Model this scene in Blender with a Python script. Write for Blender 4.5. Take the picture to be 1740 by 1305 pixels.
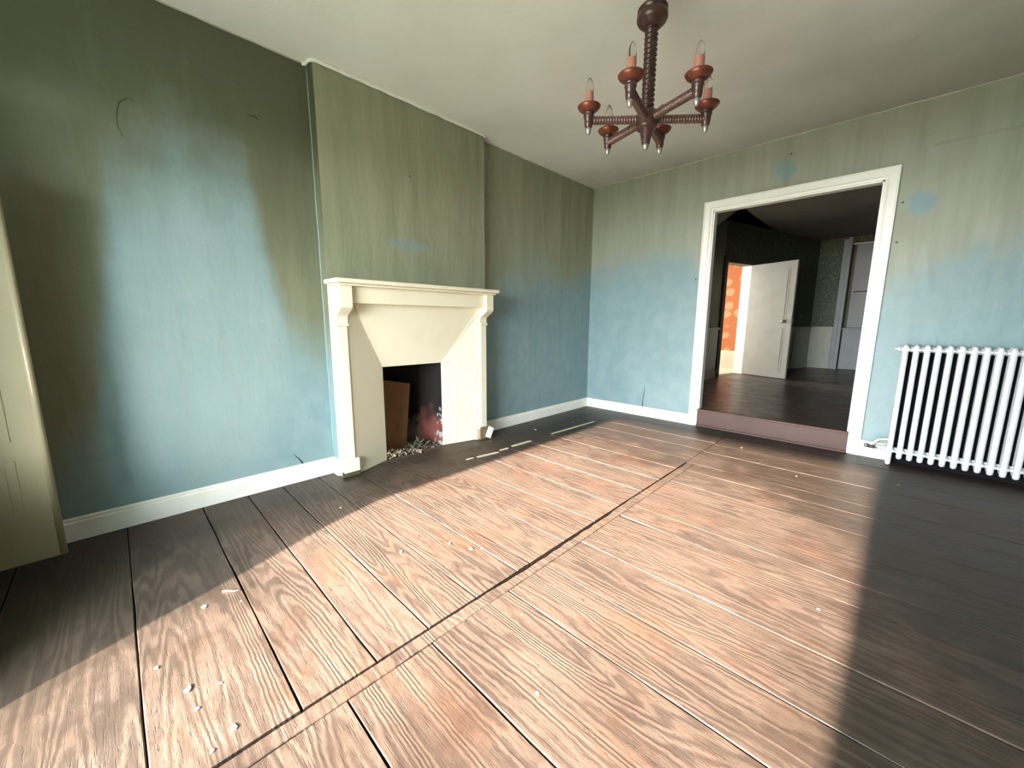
import bpy, bmesh, math, random
from math import sin, cos, pi, radians
from mathutils import Vector, Matrix

for o in list(bpy.data.objects): bpy.data.objects.remove(o, do_unlink=True)
S = bpy.context.scene
COL = S.collection
random.seed(7)

# ------------------------------------------------------------------ camera
XL, YB, HC, XR, YN = -2.72, 4.10, 2.56, 1.70, -1.00
WT, EMB = .07, .90      # thin partition, deep outer wall
CAM_H, FPX = 1.05, 665.03
YAW, PITCH, ROLL = radians(44.582), radians(9.164), radians(-0.217)
f = Vector((-sin(YAW)*cos(PITCH), cos(YAW)*cos(PITCH), -sin(PITCH)))
r = f.cross(Vector((0, 0, 1))).normalized(); d = f.cross(r)
r2 = cos(ROLL)*r + sin(ROLL)*d; d2 = -sin(ROLL)*r + cos(ROLL)*d
cam_data = bpy.data.cameras.new('camera'); cam = bpy.data.objects.new('camera', cam_data); COL.objects.link(cam)
m = Matrix((r2, -d2, -f)).transposed().to_4x4(); m.translation = (0, 0, CAM_H); cam.matrix_world = m
cam_data.sensor_fit = 'HORIZONTAL'; cam_data.sensor_width = 36; cam_data.lens = FPX/1740*36
cam_data.clip_start = 0.02; cam_data.clip_end = 200
S.camera = cam

# ------------------------------------------------------------------ sky, sun, exposure
SKY_COL, SKY_STR = (0.88, 0.96, 1.0), 22.0
SUN_COL, SUN_STR, SUN_ELEV, SUN_SIZE = (1.0, 0.85, 0.75), 24.0, 19.2, 1.0
EXPOSURE = 1.2
w = bpy.data.worlds.new('sky'); S.world = w; w.use_nodes = True
w.node_tree.nodes['Background'].inputs[0].default_value = (*SKY_COL, 1)
w.node_tree.nodes['Background'].inputs[1].default_value = SKY_STR
sd = bpy.data.lights.new('sun', 'SUN'); sd.energy = SUN_STR; sd.color = SUN_COL; sd.angle = radians(SUN_SIZE)
so = bpy.data.objects.new('sun', sd); COL.objects.link(so)
e = radians(SUN_ELEV)
so.rotation_euler = Vector((0.0, cos(e), -sin(e))).to_track_quat('-Z', 'Y').to_euler()
vs = S.view_settings; vs.view_transform = 'Standard'; vs.look = 'None'; vs.gamma = 1; vs.exposure = EXPOSURE; vs.use_curve_mapping = False
# openings: near french window, hall window
WX0, WX1, WZ1 = -2.09, -0.01, 1.95
HALL_X = -4.6
def portal(name, loc, sx, sy, direction):
    l = bpy.data.lights.new(name, 'AREA'); l.shape = 'RECTANGLE'; l.size = sx; l.size_y = sy
    l.cycles.is_portal = True
    o = bpy.data.objects.new(name, l); COL.objects.link(o); o.location = loc
    o.rotation_euler = Vector(direction).to_track_quat('-Z', 'Z').to_euler()
portal('window_portal', ((WX0+WX1)/2, YN-EMB-0.01, WZ1/2), WX1-WX0, WZ1, (0, 1, 0))
portal('hall_portal', (HALL_X-0.02, 7.45, 1.5), 1.0, 1.6, (1, 0, 0))

# ------------------------------------------------------------------ material helpers
class NT:
    def __init__(s, name):
        s.m = bpy.data.materials.new(name); s.m.use_nodes = True; s.t = s.m.node_tree
        s.b = s.t.nodes['Principled BSDF']
    def n(s, typ, **kw):
        x = s.t.nodes.new(typ)
        for k, v in kw.items(): setattr(x, k, v)
        return x
    def set(s, sock, v):
        if isinstance(v, bpy.types.NodeSocket): s.t.links.new(v, sock)
        elif isinstance(v, tuple) and len(v) == 3 and sock.type == 'RGBA': sock.default_value = (*v, 1)
        else: sock.default_value = v
    def math(s, op, a, b=0.0, c=None, clamp=False):
        x = s.n('ShaderNodeMath', operation=op, use_clamp=clamp); s.set(x.inputs[0], a); s.set(x.inputs[1], b)
        if c is not None: s.set(x.inputs[2], c)
        return x.outputs[0]
    def vmath(s, op, a, b):
        x = s.n('ShaderNodeVectorMath', operation=op); s.set(x.inputs[0], a); s.set(x.inputs[1], b)
        return x.outputs[1] if op in ('LENGTH', 'DISTANCE', 'DOT_PRODUCT') else x.outputs[0]
    def pos(s): return s.n('ShaderNodeNewGeometry').outputs['Position']
    def obj(s): return s.n('ShaderNodeTexCoord').outputs['Object']
    def rnd(s): return s.n('ShaderNodeObjectInfo').outputs['Random']
    def sep(s, v): x = s.n('ShaderNodeSeparateXYZ'); s.set(x.inputs[0], v); return x.outputs
    def comb(s, a, b, c):
        x = s.n('ShaderNodeCombineXYZ')
        for i, v in enumerate((a, b, c)): s.set(x.inputs[i], v)
        return x.outputs[0]
    def noise(s, v, scale=5, detail=4, rough=.55, dist=0):
        x = s.n('ShaderNodeTexNoise'); s.set(x.inputs['Vector'], v); s.set(x.inputs['Scale'], scale)
        x.inputs['Detail'].default_value = detail; x.inputs['Roughness'].default_value = rough; x.inputs['Distortion'].default_value = dist
        return x.outputs['Fac']
    def voro(s, v, scale=5, feature='F1', rand=1.0):
        x = s.n('ShaderNodeTexVoronoi', feature=feature); s.set(x.inputs['Vector'], v); s.set(x.inputs['Scale'], scale)
        x.inputs['Randomness'].default_value = rand
        return x.outputs['Distance']
    def ramp(s, v, lo, hi, a=0.0, b=1.0, smooth=True):
        x = s.n('ShaderNodeMapRange', interpolation_type='SMOOTHSTEP' if smooth else 'LINEAR')
        for i, q in enumerate((v, lo, hi, a, b)): s.set(x.inputs[i], q)
        return x.outputs[0]
    def curve(s, v, pts, lo, hi):            # piecewise linear function of v (pts: list of (v, value)), values 0..4
        x = s.n('ShaderNodeValToRGB'); el = x.color_ramp.elements
        while len(el) > 1: el.remove(el[-1])
        for i, (p, q) in enumerate(pts):
            t = min(1, max(0, (p-lo)/(hi-lo)))
            if i == 0: el[0].position = t; g = el[0]
            else: g = el.new(t)
            g.color = (q/4, q/4, q/4, 1)
        s.set(x.inputs[0], s.ramp(v, lo, hi, smooth=False))
        return s.math('MULTIPLY', x.outputs[0], 4.0)
    def mix(s, fac, a, b, mode='MIX'):
        x = s.n('ShaderNodeMix', data_type='RGBA', blend_type=mode); x.clamp_factor = True
        s.set(x.inputs[0], fac); s.set(x.inputs[6], a); s.set(x.inputs[7], b); return x.outputs[2]
    def bump(s, h, strength=.3, dist=.01, normal=None):
        x = s.n('ShaderNodeBump'); s.set(x.inputs['Height'], h); x.inputs['Strength'].default_value = strength; x.inputs['Distance'].default_value = dist
        if normal is not None: s.set(x.inputs['Normal'], normal)
        return x.outputs[0]
    def out(s, color=None, rough=None, normal=None, metal=None, spec=None):
        if color is not None: s.set(s.b.inputs['Base Color'], color)
        if rough is not None: s.set(s.b.inputs['Roughness'], rough)
        if normal is not None: s.set(s.b.inputs['Normal'], normal)
        if metal is not None: s.set(s.b.inputs['Metallic'], metal)
        if spec is not None: s.set(s.b.inputs['Specular IOR Level'], spec)
        return s.m

def mat_painted(name, col, col2=None, rough=.4, scale=6, bump=.08, spec=.5, amount=.5):
    n = NT(name); p = n.pos(); k = n.noise(p, scale, 5)
    c = n.mix(n.ramp(k, .45, .75, 0, amount), col, col2 or tuple(v*.7 for v in col))
    return n.out(c, rough, n.bump(n.noise(p, 60, 3), bump, .004), spec=spec)

def mat_wall(name, boundary, axis, ol1, ol2, ol3):
    # blue-green distemper, olive-brown above an uneven line, bluer spots; left wall adds painted light and shade
    n = NT(name); p = n.pos(); X, Y, Z = n.sep(p)
    big = n.noise(p, 1.6, 5, .6); mid = n.noise(p, 7, 4, .6)
    streak = n.noise(n.comb(n.math('MULTIPLY', X, 9), n.math('MULTIPLY', Y, 9), n.math('MULTIPLY', Z, .8)), 1.0, 5, .65)
    zb = n.curve(Y if axis == 'y' else X, boundary, -3.0, 5.0)
    h = n.math('ADD', n.math('SUBTRACT', Z, zb), n.math('MULTIPLY', n.math('SUBTRACT', big, .5), .7))
    h = n.math('ADD', h, n.math('MULTIPLY', n.math('SUBTRACT', streak, .5), .15 if axis == 'y' else .35))
    mask = n.ramp(h, -.34, .30) if axis == 'y' else n.ramp(h, -.20, .20)
    blue = n.mix(n.ramp(mid, .35, .7), (.195, .288, .305), (.228, .318, .330))
    olive = n.mix(n.ramp(streak, .3, .7), ol1, ol2)
    olive = n.mix(n.ramp(big, .55, .8, 0, .6), olive, ol3)
    if axis == 'y':   # shade left of the chimney breast darkened into the olive, more towards the top
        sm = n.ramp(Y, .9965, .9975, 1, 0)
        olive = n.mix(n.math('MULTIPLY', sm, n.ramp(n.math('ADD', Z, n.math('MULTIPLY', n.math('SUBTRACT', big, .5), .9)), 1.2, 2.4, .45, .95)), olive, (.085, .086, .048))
    for (cx, cy, cz, rx, rz, a) in BLUE_SPOTS:
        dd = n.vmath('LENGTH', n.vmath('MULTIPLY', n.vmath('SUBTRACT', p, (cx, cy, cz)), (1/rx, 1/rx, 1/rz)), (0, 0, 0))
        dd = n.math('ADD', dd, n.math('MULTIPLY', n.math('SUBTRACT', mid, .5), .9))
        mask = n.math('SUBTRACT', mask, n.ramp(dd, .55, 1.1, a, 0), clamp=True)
    if axis == 'y':   # pool of light on the wall painted in as paler blue
        dd = n.vmath('LENGTH', n.vmath('MULTIPLY', n.vmath('SUBTRACT', p, (XL, .38, .95)), (1, 1/.46, 1/1.1)), (0, 0, 0))
        blue = n.mix(n.ramp(n.math('ADD', dd, n.math('MULTIPLY', n.math('SUBTRACT', big, .5), .6)), .5, 1.1, .55, 0), blue, (.300, .365, .345))
    c = n.mix(mask, blue, olive)
    c = n.mix(n.ramp(streak, .56, .8, 0, .30), c, (.17, .17, .11))
    bub = n.noise(n.comb(n.math('MULTIPLY', X, 6), n.math('MULTIPLY', Y, 6), n.math('MULTIPLY', Z, 1.6)), 1.2, 3, .5)
    nm = n.bump(n.math('ADD', n.math('MULTIPLY', bub, 1.0), n.math('MULTIPLY', n.noise(p, 45, 4), .12)), .35, .02)
    return n.out(c, n.ramp(mid, .3, .7, .42, .52), nm, spec=.45)
BLUE_SPOTS = [(-.865, YB, 2.30, .11, .09, .8), (-.006, YB, 1.88, .085, .11, .9), (XL+.1, 1.60, 1.59, .19, .05, .5)]
LEFT_B = [(-3, .9), (-.3, .15), (-.1, .5), (.06, 1.65), (.35, 1.95), (.62, 1.88), (.78, .95), (1.05, .80), (2.2, .9), (2.45, 1.25), (2.8, 1.45), (4.1, 1.62)]  # follows the left wall's lit patch and shadowed strip, painted as colour
BACK_B = [(-2.72, 1.62), (-2.2, 1.70), (-1.6, 1.70), (-1.45, 1.5), (-.1, 1.25), (.3, 1.50), (1.7, 1.6)]
M = {}
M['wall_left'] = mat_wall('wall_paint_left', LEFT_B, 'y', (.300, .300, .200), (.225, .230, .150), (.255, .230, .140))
M['wall_back'] = mat_wall('wall_paint_back', BACK_B, 'x', (.325, .335, .265), (.270, .282, .218), (.285, .270, .195))
M['wall_plain'] = mat_painted('wall_paint_plain', (.23, .33, .32), (.27, .28, .2), .5)

def mat_ceiling():
    n = NT('ceiling_plaster'); p = n.pos(); big = n.noise(p, 1.0, 5, .6)
    c = n.mix(n.ramp(n.noise(p, 1.4, 4, .55), .35, .75), (.83, .79, .73), (.74, .71, .64))
    q = n.vmath('LENGTH', n.vmath('SUBTRACT', p, (-2.1, 1.3, HC)), (0, 0, 0))      # darker away from the chimney side: light falloff painted in, plus mottled grime
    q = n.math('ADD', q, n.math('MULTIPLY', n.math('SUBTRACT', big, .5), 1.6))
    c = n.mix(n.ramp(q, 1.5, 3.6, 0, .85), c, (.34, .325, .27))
    return n.out(c, .75, n.bump(n.noise(p, 30, 5), .12, .01), spec=.2)
M['ceiling'] = mat_ceiling()
M['ceiling_dark'] = mat_painted('dark_brown_ceiling', (.20, .18, .155), (.14, .125, .105), .7, 3)  # darker base colour for the second room

def mat_floor(name, c_light, c_dark, c_worn, worn=True, spec=.3, gloss=.46):
    n = NT(name); p = n.pos(); rd = n.rnd(); X, Y, Z = n.sep(p)
    off = n.math('MULTIPLY', rd, 37.0)
    # raised grain: contour lines of a stretched noise run along the board (x)
    v = n.comb(n.math('ADD', n.math('MULTIPLY', X, .5), off), n.math('MULTIPLY', Y, 6.0), off)
    f0 = n.noise(v, 1.0, 2, .45, .15)
    wob = n.noise(p, 18, 3)
    band = n.math('SINE', n.math('ADD', n.math('MULTIPLY', f0, 150.0), n.math('MULTIPLY', wob, 5.0)))
    fine = n.noise(n.comb(n.math('ADD', n.math('MULTIPLY', X, 5), off), n.math('MULTIPLY', Y, 150), 0), 1.0, 3, .6)
    big = n.noise(p, 1.3, 5, .6); med = n.noise(p, 6, 5, .65)
    crack = n.noise(n.comb(n.math('MULTIPLY', X, 18), n.math('MULTIPLY', Y, 55), 0), 1.0, 5, .7)
    pores = n.noise(n.comb(n.math('ADD', n.math('MULTIPLY', X, 14), off), n.math('MULTIPLY', Y, 220), 0), 1.0, 2, .5)
    grit = n.noise(p, 95, 4, .7); blotch = n.noise(n.comb(n.math('MULTIPLY', X, 2.2), n.math('MULTIPLY', Y, 5), off), 1.0, 5, .65)
    base = n.mix(n.ramp(band, -.7, .9), c_dark, c_light)
    base = n.mix(n.ramp(fine, .4, .75, 0, .55), base, tuple(k*.6 for k in c_dark))
    base = n.mix(n.ramp(rd, 0, 1, 0, .35), base, tuple(k*.75 for k in c_light))
    if worn:   # trodden, dusty middle of the room: varnish gone, beige dust in the grain
        base = n.mix(n.ramp(n.noise(p, .9, 3), .5, .7, 0, .6), base, (c_dark[0]*1.5, c_dark[1]*.95, c_dark[2]*.8))
        q = n.vmath('LENGTH', n.vmath('MULTIPLY', n.vmath('SUBTRACT', p, (-1.25, 1.45, 0)), (1/1.65, 1/2.0, 1)), (0, 0, 0))  # wear drawn back from the viewer, which also paints in a dimmer foreground
        q = n.math('ADD', q, n.math('MULTIPLY', n.math('SUBTRACT', big, .5), 1.1))
        q = n.math('ADD', q, n.math('MULTIPLY', n.math('SUBTRACT', med, .5), .6))
        wm = n.ramp(q, .38, 1.0, 1, 0)
        dk = n.math('ADD', n.math('MULTIPLY', band, .07), n.math('ADD', n.math('MULTIPLY', blotch, .7), n.math('MULTIPLY', med, .3)))
        dust = n.math('MULTIPLY', wm, n.ramp(dk, .30, .62, .18, 1.0))
        worncol = n.mix(n.ramp(n.noise(p, 3.1, 4), .48, .70), c_worn, (c_worn[0]*1.10, c_worn[1]*.86, c_worn[2]*.74))
        worncol = n.mix(n.ramp(grit, .48, .72, 0, .5), worncol, tuple(k*.62 for k in c_worn))
        worncol = n.mix(n.ramp(pores, .56, .70, 0, .55), worncol, tuple(k*.5 for k in c_worn))
        grey = n.mix(n.ramp(band, -.4, .8), (c_worn[0]*.42, c_worn[1]*.44, c_worn[2]*.46), (c_worn[0]*.80, c_worn[1]*.82, c_worn[2]*.84))
        base = n.mix(n.math('MULTIPLY', wm, .8), base, grey)
        base = n.mix(dust, base, worncol)
        base = n.mix(n.math('MULTIPLY', wm, n.ramp(crack, .60, .70, 0, .7)), base, tuple(k*.6 for k in c_dark))
        rough = n.ramp(wm, 0, 1, gloss, .75)
        amp = n.ramp(wm, 0, 1, .25, 1.0)
    else:
        rough = n.ramp(med, .3, .7, gloss, gloss+.15); amp = .35
    hgt = n.math('ADD', n.math('MULTIPLY', band, .5), n.math('MULTIPLY', fine, .8))
    hgt = n.math('SUBTRACT', hgt, n.ramp(crack, .58, .70, 0, 1.3))
    hgt = n.math('SUBTRACT', n.math('ADD', hgt, n.math('MULTIPLY', grit, .7)), n.ramp(pores, .56, .68, 0, .6))
    hgt = n.math('MULTIPLY', n.math('ADD', hgt, n.math('MULTIPLY', med, 1.2)), amp)
    return n.out(base, rough, n.bump(hgt, .40, .0022 if worn else .0001), spec=spec)
M['plank'] = mat_floor('old_floorboards', (.058, .043, .031), (.035, .025, .018), (.150, .104, .076))
M['plank_far'] = mat_floor('polished_floorboards', (.085, .046, .034), (.066, .036, .027), (.3, .2, .15), worn=False, spec=.5, gloss=.28)
M['gap'] = mat_painted('dusty_underfloor', (.09, .07, .05), rough=.9)
M['cream'] = mat_painted('cream_gloss_paint', (.82, .745, .57), (.76, .675, .495), .38, 4, .06, amount=.6)
M['cream_shaded'] = mat_painted('shaded_cream_paint', (.30, .25, .155), (.25, .205, .125), .45, 5, .08)  # cream with the door leaf's shade put into the colour
M['white'] = mat_painted('old_white_paint', (.86, .83, .75), (.72, .67, .56), .38, 9, .12, amount=.5)
M['whiter'] = mat_painted('white_trim_paint', (.88, .86, .80), (.78, .74, .66), .35, 7, .1, amount=.4)
M['radiator'] = mat_painted('radiator_enamel', (.70, .70, .71), (.52, .50, .46), .28, 26, .12, amount=.35)
M['step'] = mat_painted('red_brown_step_paint', (.085, .040, .031), (.060, .030, .024), .6, 7, .1, amount=.7)
M['dark_green'] = mat_painted('dark_green_frame_paint', (.070, .065, .038), (.04, .04, .025), .5, 6)
M['green_wall'] = mat_painted('dull_green_paint', (.16, .18, .10), (.10, .12, .07), .6, 4)
M['grey_paint'] = mat_painted('grey_shutter_paint', (.36, .355, .35), (.27, .265, .25), .5, 5)
M['wains'] = mat_painted('pale_wainscot_paint', (.46, .45, .36), (.36, .34, .26), .5, 6, amount=.7)
M['hall_floor'] = mat_painted('pale_hall_tiles', (.62, .54, .40), (.5, .42, .3), .4, 5)
M['shade_board'] = mat_painted('gap_shade_black', (.008, .008, .009), rough=.95, spec=.1)  # stands in for the shade between the radiator columns
M['metal_dark'] = mat_painted('dark_iron', (.05, .045, .04), rough=.5)
M['brass'] = NT('dull_brass').out((.45, .38, .25), .35, metal=.9)
M['raw_wood'] = mat_painted('raw_broken_wood', (.22, .14, .08), (.08, .05, .03), .8, 30, .4, amount=.9)
M['void_wood'] = mat_painted('dark_olive_wood', (.075, .068, .035), (.03, .026, .015), .9, 25, .3)
M['board'] = mat_painted('rusty_brown_board', (.20, .088, .026), (.13, .055, .018), .7, 7, .2, amount=.8)
M['rubble'] = mat_painted('plaster_rubble', (.40, .31, .22), (.075, .045, .028), .85, 26, .3, amount=1.0)
M['leafmat'] = mat_painted('dry_leaf', (.13, .14, .085), (.06, .055, .03), .6, 20, .2)
M['tape'] = mat_painted('pale_raw_strip', (.72, .64, .44), (.55, .46, .32), .7, 20, .1)
M['flake'] = mat_painted('white_paint_flake', (.62, .56, .46), (.42, .35, .27), .8, 60, .1)
M['grey_cream'] = mat_painted('greyed_cream_paint', (.36, .325, .27), (.30, .265, .21), .45, 5)
M['sash'] = mat_painted('far_wood', (.20, .17, .13), (.14, .12, .09), .6)

def mat_turned():
    n = NT('turned_dark_wood'); p = n.pos()
    c = n.mix(n.ramp(n.noise(p, 40, 4), .35, .7), (.072, .026, .021), (.042, .018, .016))
    return n.out(c, .30, n.bump(n.noise(p, 90, 3), .1, .003), spec=.6)
M['turned'] = mat_turned()
M['turned_arm'] = NT('polished_turned_arm').out((.15, .085, .072), .28, metal=.5)
M['pewter'] = NT('rubbed_pewter_tip').out((.42, .37, .33), .34, metal=.75)
M['copper'] = NT('copper_drip_pan').out((.185, .052, .030), .36, metal=.5)
M['sleeve'] = mat_painted('pink_candle_sleeve', (.44, .18, .135), (.36, .13, .095), .5, 20)
def mat_glass():
    n = NT('clear_bulb_glass'); n.b.inputs['Transmission Weight'].default_value = 1; n.b.inputs['IOR'].default_value = 1.25
    return n.out((.95, .93, .9), .06)
M['glass'] = mat_glass()

def mat_firebox():
    n = NT('sooty_firebox'); p = n.pos(); X, Y, Z = n.sep(p)
    a = n.noise(p, 7, 5, .6); b = n.noise(p, 13, 4, .6)
    q = n.math('ADD', n.math('MULTIPLY', n.math('SUBTRACT', a, .5), .55), Z)
    c = n.mix(n.ramp(q, .12, .34), (.165, .050, .040), (.016, .013, .012))
    c = n.mix(n.ramp(n.math('SUBTRACT', n.math('ADD', b, n.ramp(X, -2.86, -2.70, -.10, .10)), n.math('MULTIPLY', Z, .45)), .53, .60), c, (.34, .32, .33))
    return n.out(c, .85, n.bump(b, .5, .02), spec=.2)
M['firebox'] = mat_firebox()
def mat_soot():
    n = NT('black_soot'); p = n.pos(); Z = n.sep(p)[2]
    q = n.math('ADD', n.math('MULTIPLY', n.math('SUBTRACT', n.noise(p, 8, 4), .5), .5), Z)
    return n.out(n.mix(n.ramp(q, .05, .25), (.13, .10, .085), (.012, .010, .009)), .9, spec=.1)
M['soot'] = mat_soot()
def mat_damask():
    n = NT('green_patterned_wallpaper'); p = n.pos()
    wv = n.vmath('ADD', p, n.vmath('MULTIPLY', n.comb(n.noise(p, 5, 2), n.noise(n.vmath('ADD', p, (3, 1, 2)), 5, 2), n.noise(n.vmath('ADD', p, (7, 5, 1)), 5, 2)), (.12, .12, .12)))
    v = n.voro(wv, 30, 'DISTANCE_TO_EDGE'); k = n.noise(p, 40, 3)
    c = n.mix(n.ramp(n.math('ADD', v, n.math('MULTIPLY', k, .1)), .08, .16), (.17, .185, .105), (.040, .050, .024))
    return n.out(c, .6)
M['damask'] = mat_damask()
def mat_orange():
    n = NT('orange_floral_wallpaper'); p = n.pos()
    v = n.voro(p, 4.5, 'F1', .55); k = n.noise(p, 22, 4, .6)
    c = n.mix(n.ramp(n.math('ADD', v, n.math('MULTIPLY', n.math('SUBTRACT', k, .5), .25)), .30, .36), (.55, .25, .12), (.42, .115, .028))
    c = n.mix(n.ramp(k, .55, .75, 0, .5), c, (.30, .075, .015))
    return n.out(c, .6)
M['orange'] = mat_orange()
def mat_ground():
    n = NT('rough_grass'); p = n.pos()
    return n.out(n.mix(n.noise(p, 30, 4), (.13, .13, .08), (.08, .09, .05)), .9, spec=.1)
M['ground'] = mat_ground()

# ------------------------------------------------------------------ mesh helpers
class MB:
    def __init__(s): s.v, s.f, s.sm = [], [], []
    def add(s, vs, fs, smooth=False):
        b = len(s.v); s.v += [tuple(x) for x in vs]; s.f += [tuple(b+i for i in q) for q in fs]; s.sm += [smooth]*len(fs); return s
    def box(s, x0, x1, y0, y1, z0, z1):
        return s.add([(x, y, z) for x in (x0, x1) for y in (y0, y1) for z in (z0, z1)],
                     [(0, 1, 3, 2), (4, 6, 7, 5), (0, 4, 5, 1), (2, 3, 7, 6), (0, 2, 6, 4), (1, 5, 7, 3)])
    def prism(s, poly, fn, a, b, smooth=False):   # poly of 2d points, fn(p, q, t) -> 3d, extruded t from a to b
        k = len(poly); vs = [fn(p, q, a) for p, q in poly] + [fn(p, q, b) for p, q in poly]
        s.add(vs, [(i, (i+1) % k, k+(i+1) % k, k+i) for i in range(k)], smooth)
        s.add(vs, [tuple(range(k-1, -1, -1)), tuple(range(k, 2*k))]); return s
    def lathe(s, prof, at=(0, 0, 0), seg=20, rot=None, wave=None, smooth=True):   # prof: (r, z); wave(theta, z) multiplies r
        R = rot or Matrix.Identity(3); A = Vector(at); vs = []
        for (rr, z) in prof:
            for i in range(seg):
                t = 2*pi*i/seg; q = rr*(wave(t, z) if wave else 1)
                vs.append(A + R @ Vector((q*cos(t), q*sin(t), z)))
        fs = [(j*seg+i, j*seg+(i+1) % seg, (j+1)*seg+(i+1) % seg, (j+1)*seg+i) for j in range(len(prof)-1) for i in range(seg)]
        s.add(vs, fs, smooth)
        s.add(vs[:seg], [tuple(range(seg-1, -1, -1))]); s.add(vs[-seg:], [tuple(range(seg))]); return s
    def tube(s, pts, rad, seg=10):
        P = [Vector(p) for p in pts]; vs = []; up = None
        for i, p in enumerate(P):
            t = (P[min(i+1, len(P)-1)] - P[max(i-1, 0)]).normalized()
            if up is None: up = t.orthogonal().normalized()
            up = (up - t*up.dot(t)).normalized(); sd_ = t.cross(up); rr = rad[i] if isinstance(rad, (list, tuple)) else rad
            vs += [p + rr*(cos(2*pi*k/seg)*up + sin(2*pi*k/seg)*sd_) for k in range(seg)]
        fs = [(j*seg+i, j*seg+(i+1) % seg, (j+1)*seg+(i+1) % seg, (j+1)*seg+i) for j in range(len(P)-1) for i in range(seg)]
        s.add(vs, fs, True); s.add(vs[:seg], [tuple(range(seg-1, -1, -1))]); s.add(vs[-seg:], [tuple(range(seg))]); return s
    def mesh(s, name, mat, bevel=0, xf=None):
        me = bpy.data.meshes.new(name); me.from_pydata([xf(Vector(v)) if xf else v for v in s.v], [], s.f)
        me.polygons.foreach_set('use_smooth', s.sm)
        bm = bmesh.new(); bm.from_mesh(me)
        bmesh.ops.remove_doubles(bm, verts=bm.verts, dist=1e-5)
        bmesh.ops.recalc_face_normals(bm, faces=bm.faces)
        if bevel:
            ed = [q for q in bm.edges if len(q.link_faces) == 2 and q.calc_face_angle(0) > .6]
            bmesh.ops.bevel(bm, geom=ed, offset=bevel, segments=2, affect='EDGES', profile=.6, clamp_overlap=True)
        bm.to_mesh(me); bm.free(); me.materials.append(mat); return me
    def build(s, name, mat, parent=None, bevel=0, xf=None, label=None):
        o = bpy.data.objects.new(name, s.mesh(name, mat, bevel, xf)); COL.objects.link(o)
        if parent: o.parent = parent
        if label: o['label'] = label
        return o
def tag(o, label=None, cat=None, group=None, kind=None):
    for k, v in (('label', label), ('category', cat), ('group', group), ('kind', kind)):
        if v: o[k] = v
    return o
def empty(name, loc=(0, 0, 0)):
    o = bpy.data.objects.new(name, None); COL.objects.link(o); o.location = loc; return o
def struct(o, label, cat): return tag(o, label, cat, kind='structure')
def holes(mb, u0, u1, z0, z1, rects, fn):
    # wall slab in (u, z) with rectangular holes; fn(u0,u1,z0,z1) adds one box
    us = sorted({u0, u1, *[a for q in rects for a in q[:2]]}); zs = sorted({z0, z1, *[a for q in rects for a in q[2:]]})
    us = [a for a in us if u0 <= a <= u1]; zs = [a for a in zs if z0 <= a <= z1]
    for a, b in zip(us, us[1:]):
        run = None
        for c, dd in zip(zs, zs[1:]):
            inside = any(q[0] <= (a+b)/2 <= q[1] and q[2] <= (c+dd)/2 <= q[3] for q in rects)
            if inside:
                if run: fn(a, b, *run)
                run = None
            else: run = (run[0], dd) if run else (c, dd)
        if run: fn(a, b, *run)

# ------------------------------------------------------------------ room shell
DX0, DX1, DZ1 = -1.385, -0.210, 2.080           # clear doorway
FY0, FY1, FZ1 = 1.365, 1.882, 0.712             # fireplace mouth
BY0, BY1, BXF = 0.995, 2.335, XL+0.085          # chimney breast
ZS = 0.176                                      # level of the second room

mb = MB(); holes(mb, YN-EMB, YB+.2, -.1, HC+.02, [(FY0, FY1, -.2, FZ1)], lambda a, b, c, dd: mb.box(XL-.5, XL, a, b, c, dd))
wl = struct(mb.build('wall_left', M['wall_left']), 'blue-green and olive wall on the fireplace side', 'wall')
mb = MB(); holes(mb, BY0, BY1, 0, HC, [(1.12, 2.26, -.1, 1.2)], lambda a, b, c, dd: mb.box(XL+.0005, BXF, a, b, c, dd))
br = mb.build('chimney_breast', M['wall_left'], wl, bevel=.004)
mb = MB(); holes(mb, XL, XR+.3, -.1, HC+.02, [(DX0, DX1, ZS-.035, DZ1)], lambda a, b, c, dd: mb.box(a, b, YB, YB+WT, c, dd))
wb = struct(mb.build('wall_back', M['wall_back']), 'blue wall turning olive higher up around the wide doorway', 'wall')
mb = MB(); holes(mb, XL, XR+.3, -.1, HC+.02, [(WX0, WX1, -.03, WZ1)], lambda a, b, c, dd: mb.box(a, b, YN-EMB, YN, c, dd))
wn = struct(mb.build('wall_near', M['wall_plain']), 'wall behind the viewer with the wide garden opening', 'wall')
wr = struct(MB().box(XR, XR+.3, YN, YB, -.1, HC+.02).build('wall_right', M['wall_plain']), 'plain side wall right of the viewer', 'wall')
cl = struct(MB().box(XL-.5, XR+.3, YN-EMB, YB+WT, HC, HC+.2).build('ceiling', M['ceiling']), 'flat grey-beige plaster ceiling', 'ceiling')
fl = struct(MB().box(XL, XR, YN, YB, -.1, -.034).build('floor', M['gap']), 'old wide wooden floorboards, worn and dusty', 'floor')
gr = struct(MB().box(-14, 14, -22, YN-EMB, -.3, -.05).build('ground', M['ground']), 'rough grass outside the garden opening', 'ground')

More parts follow.
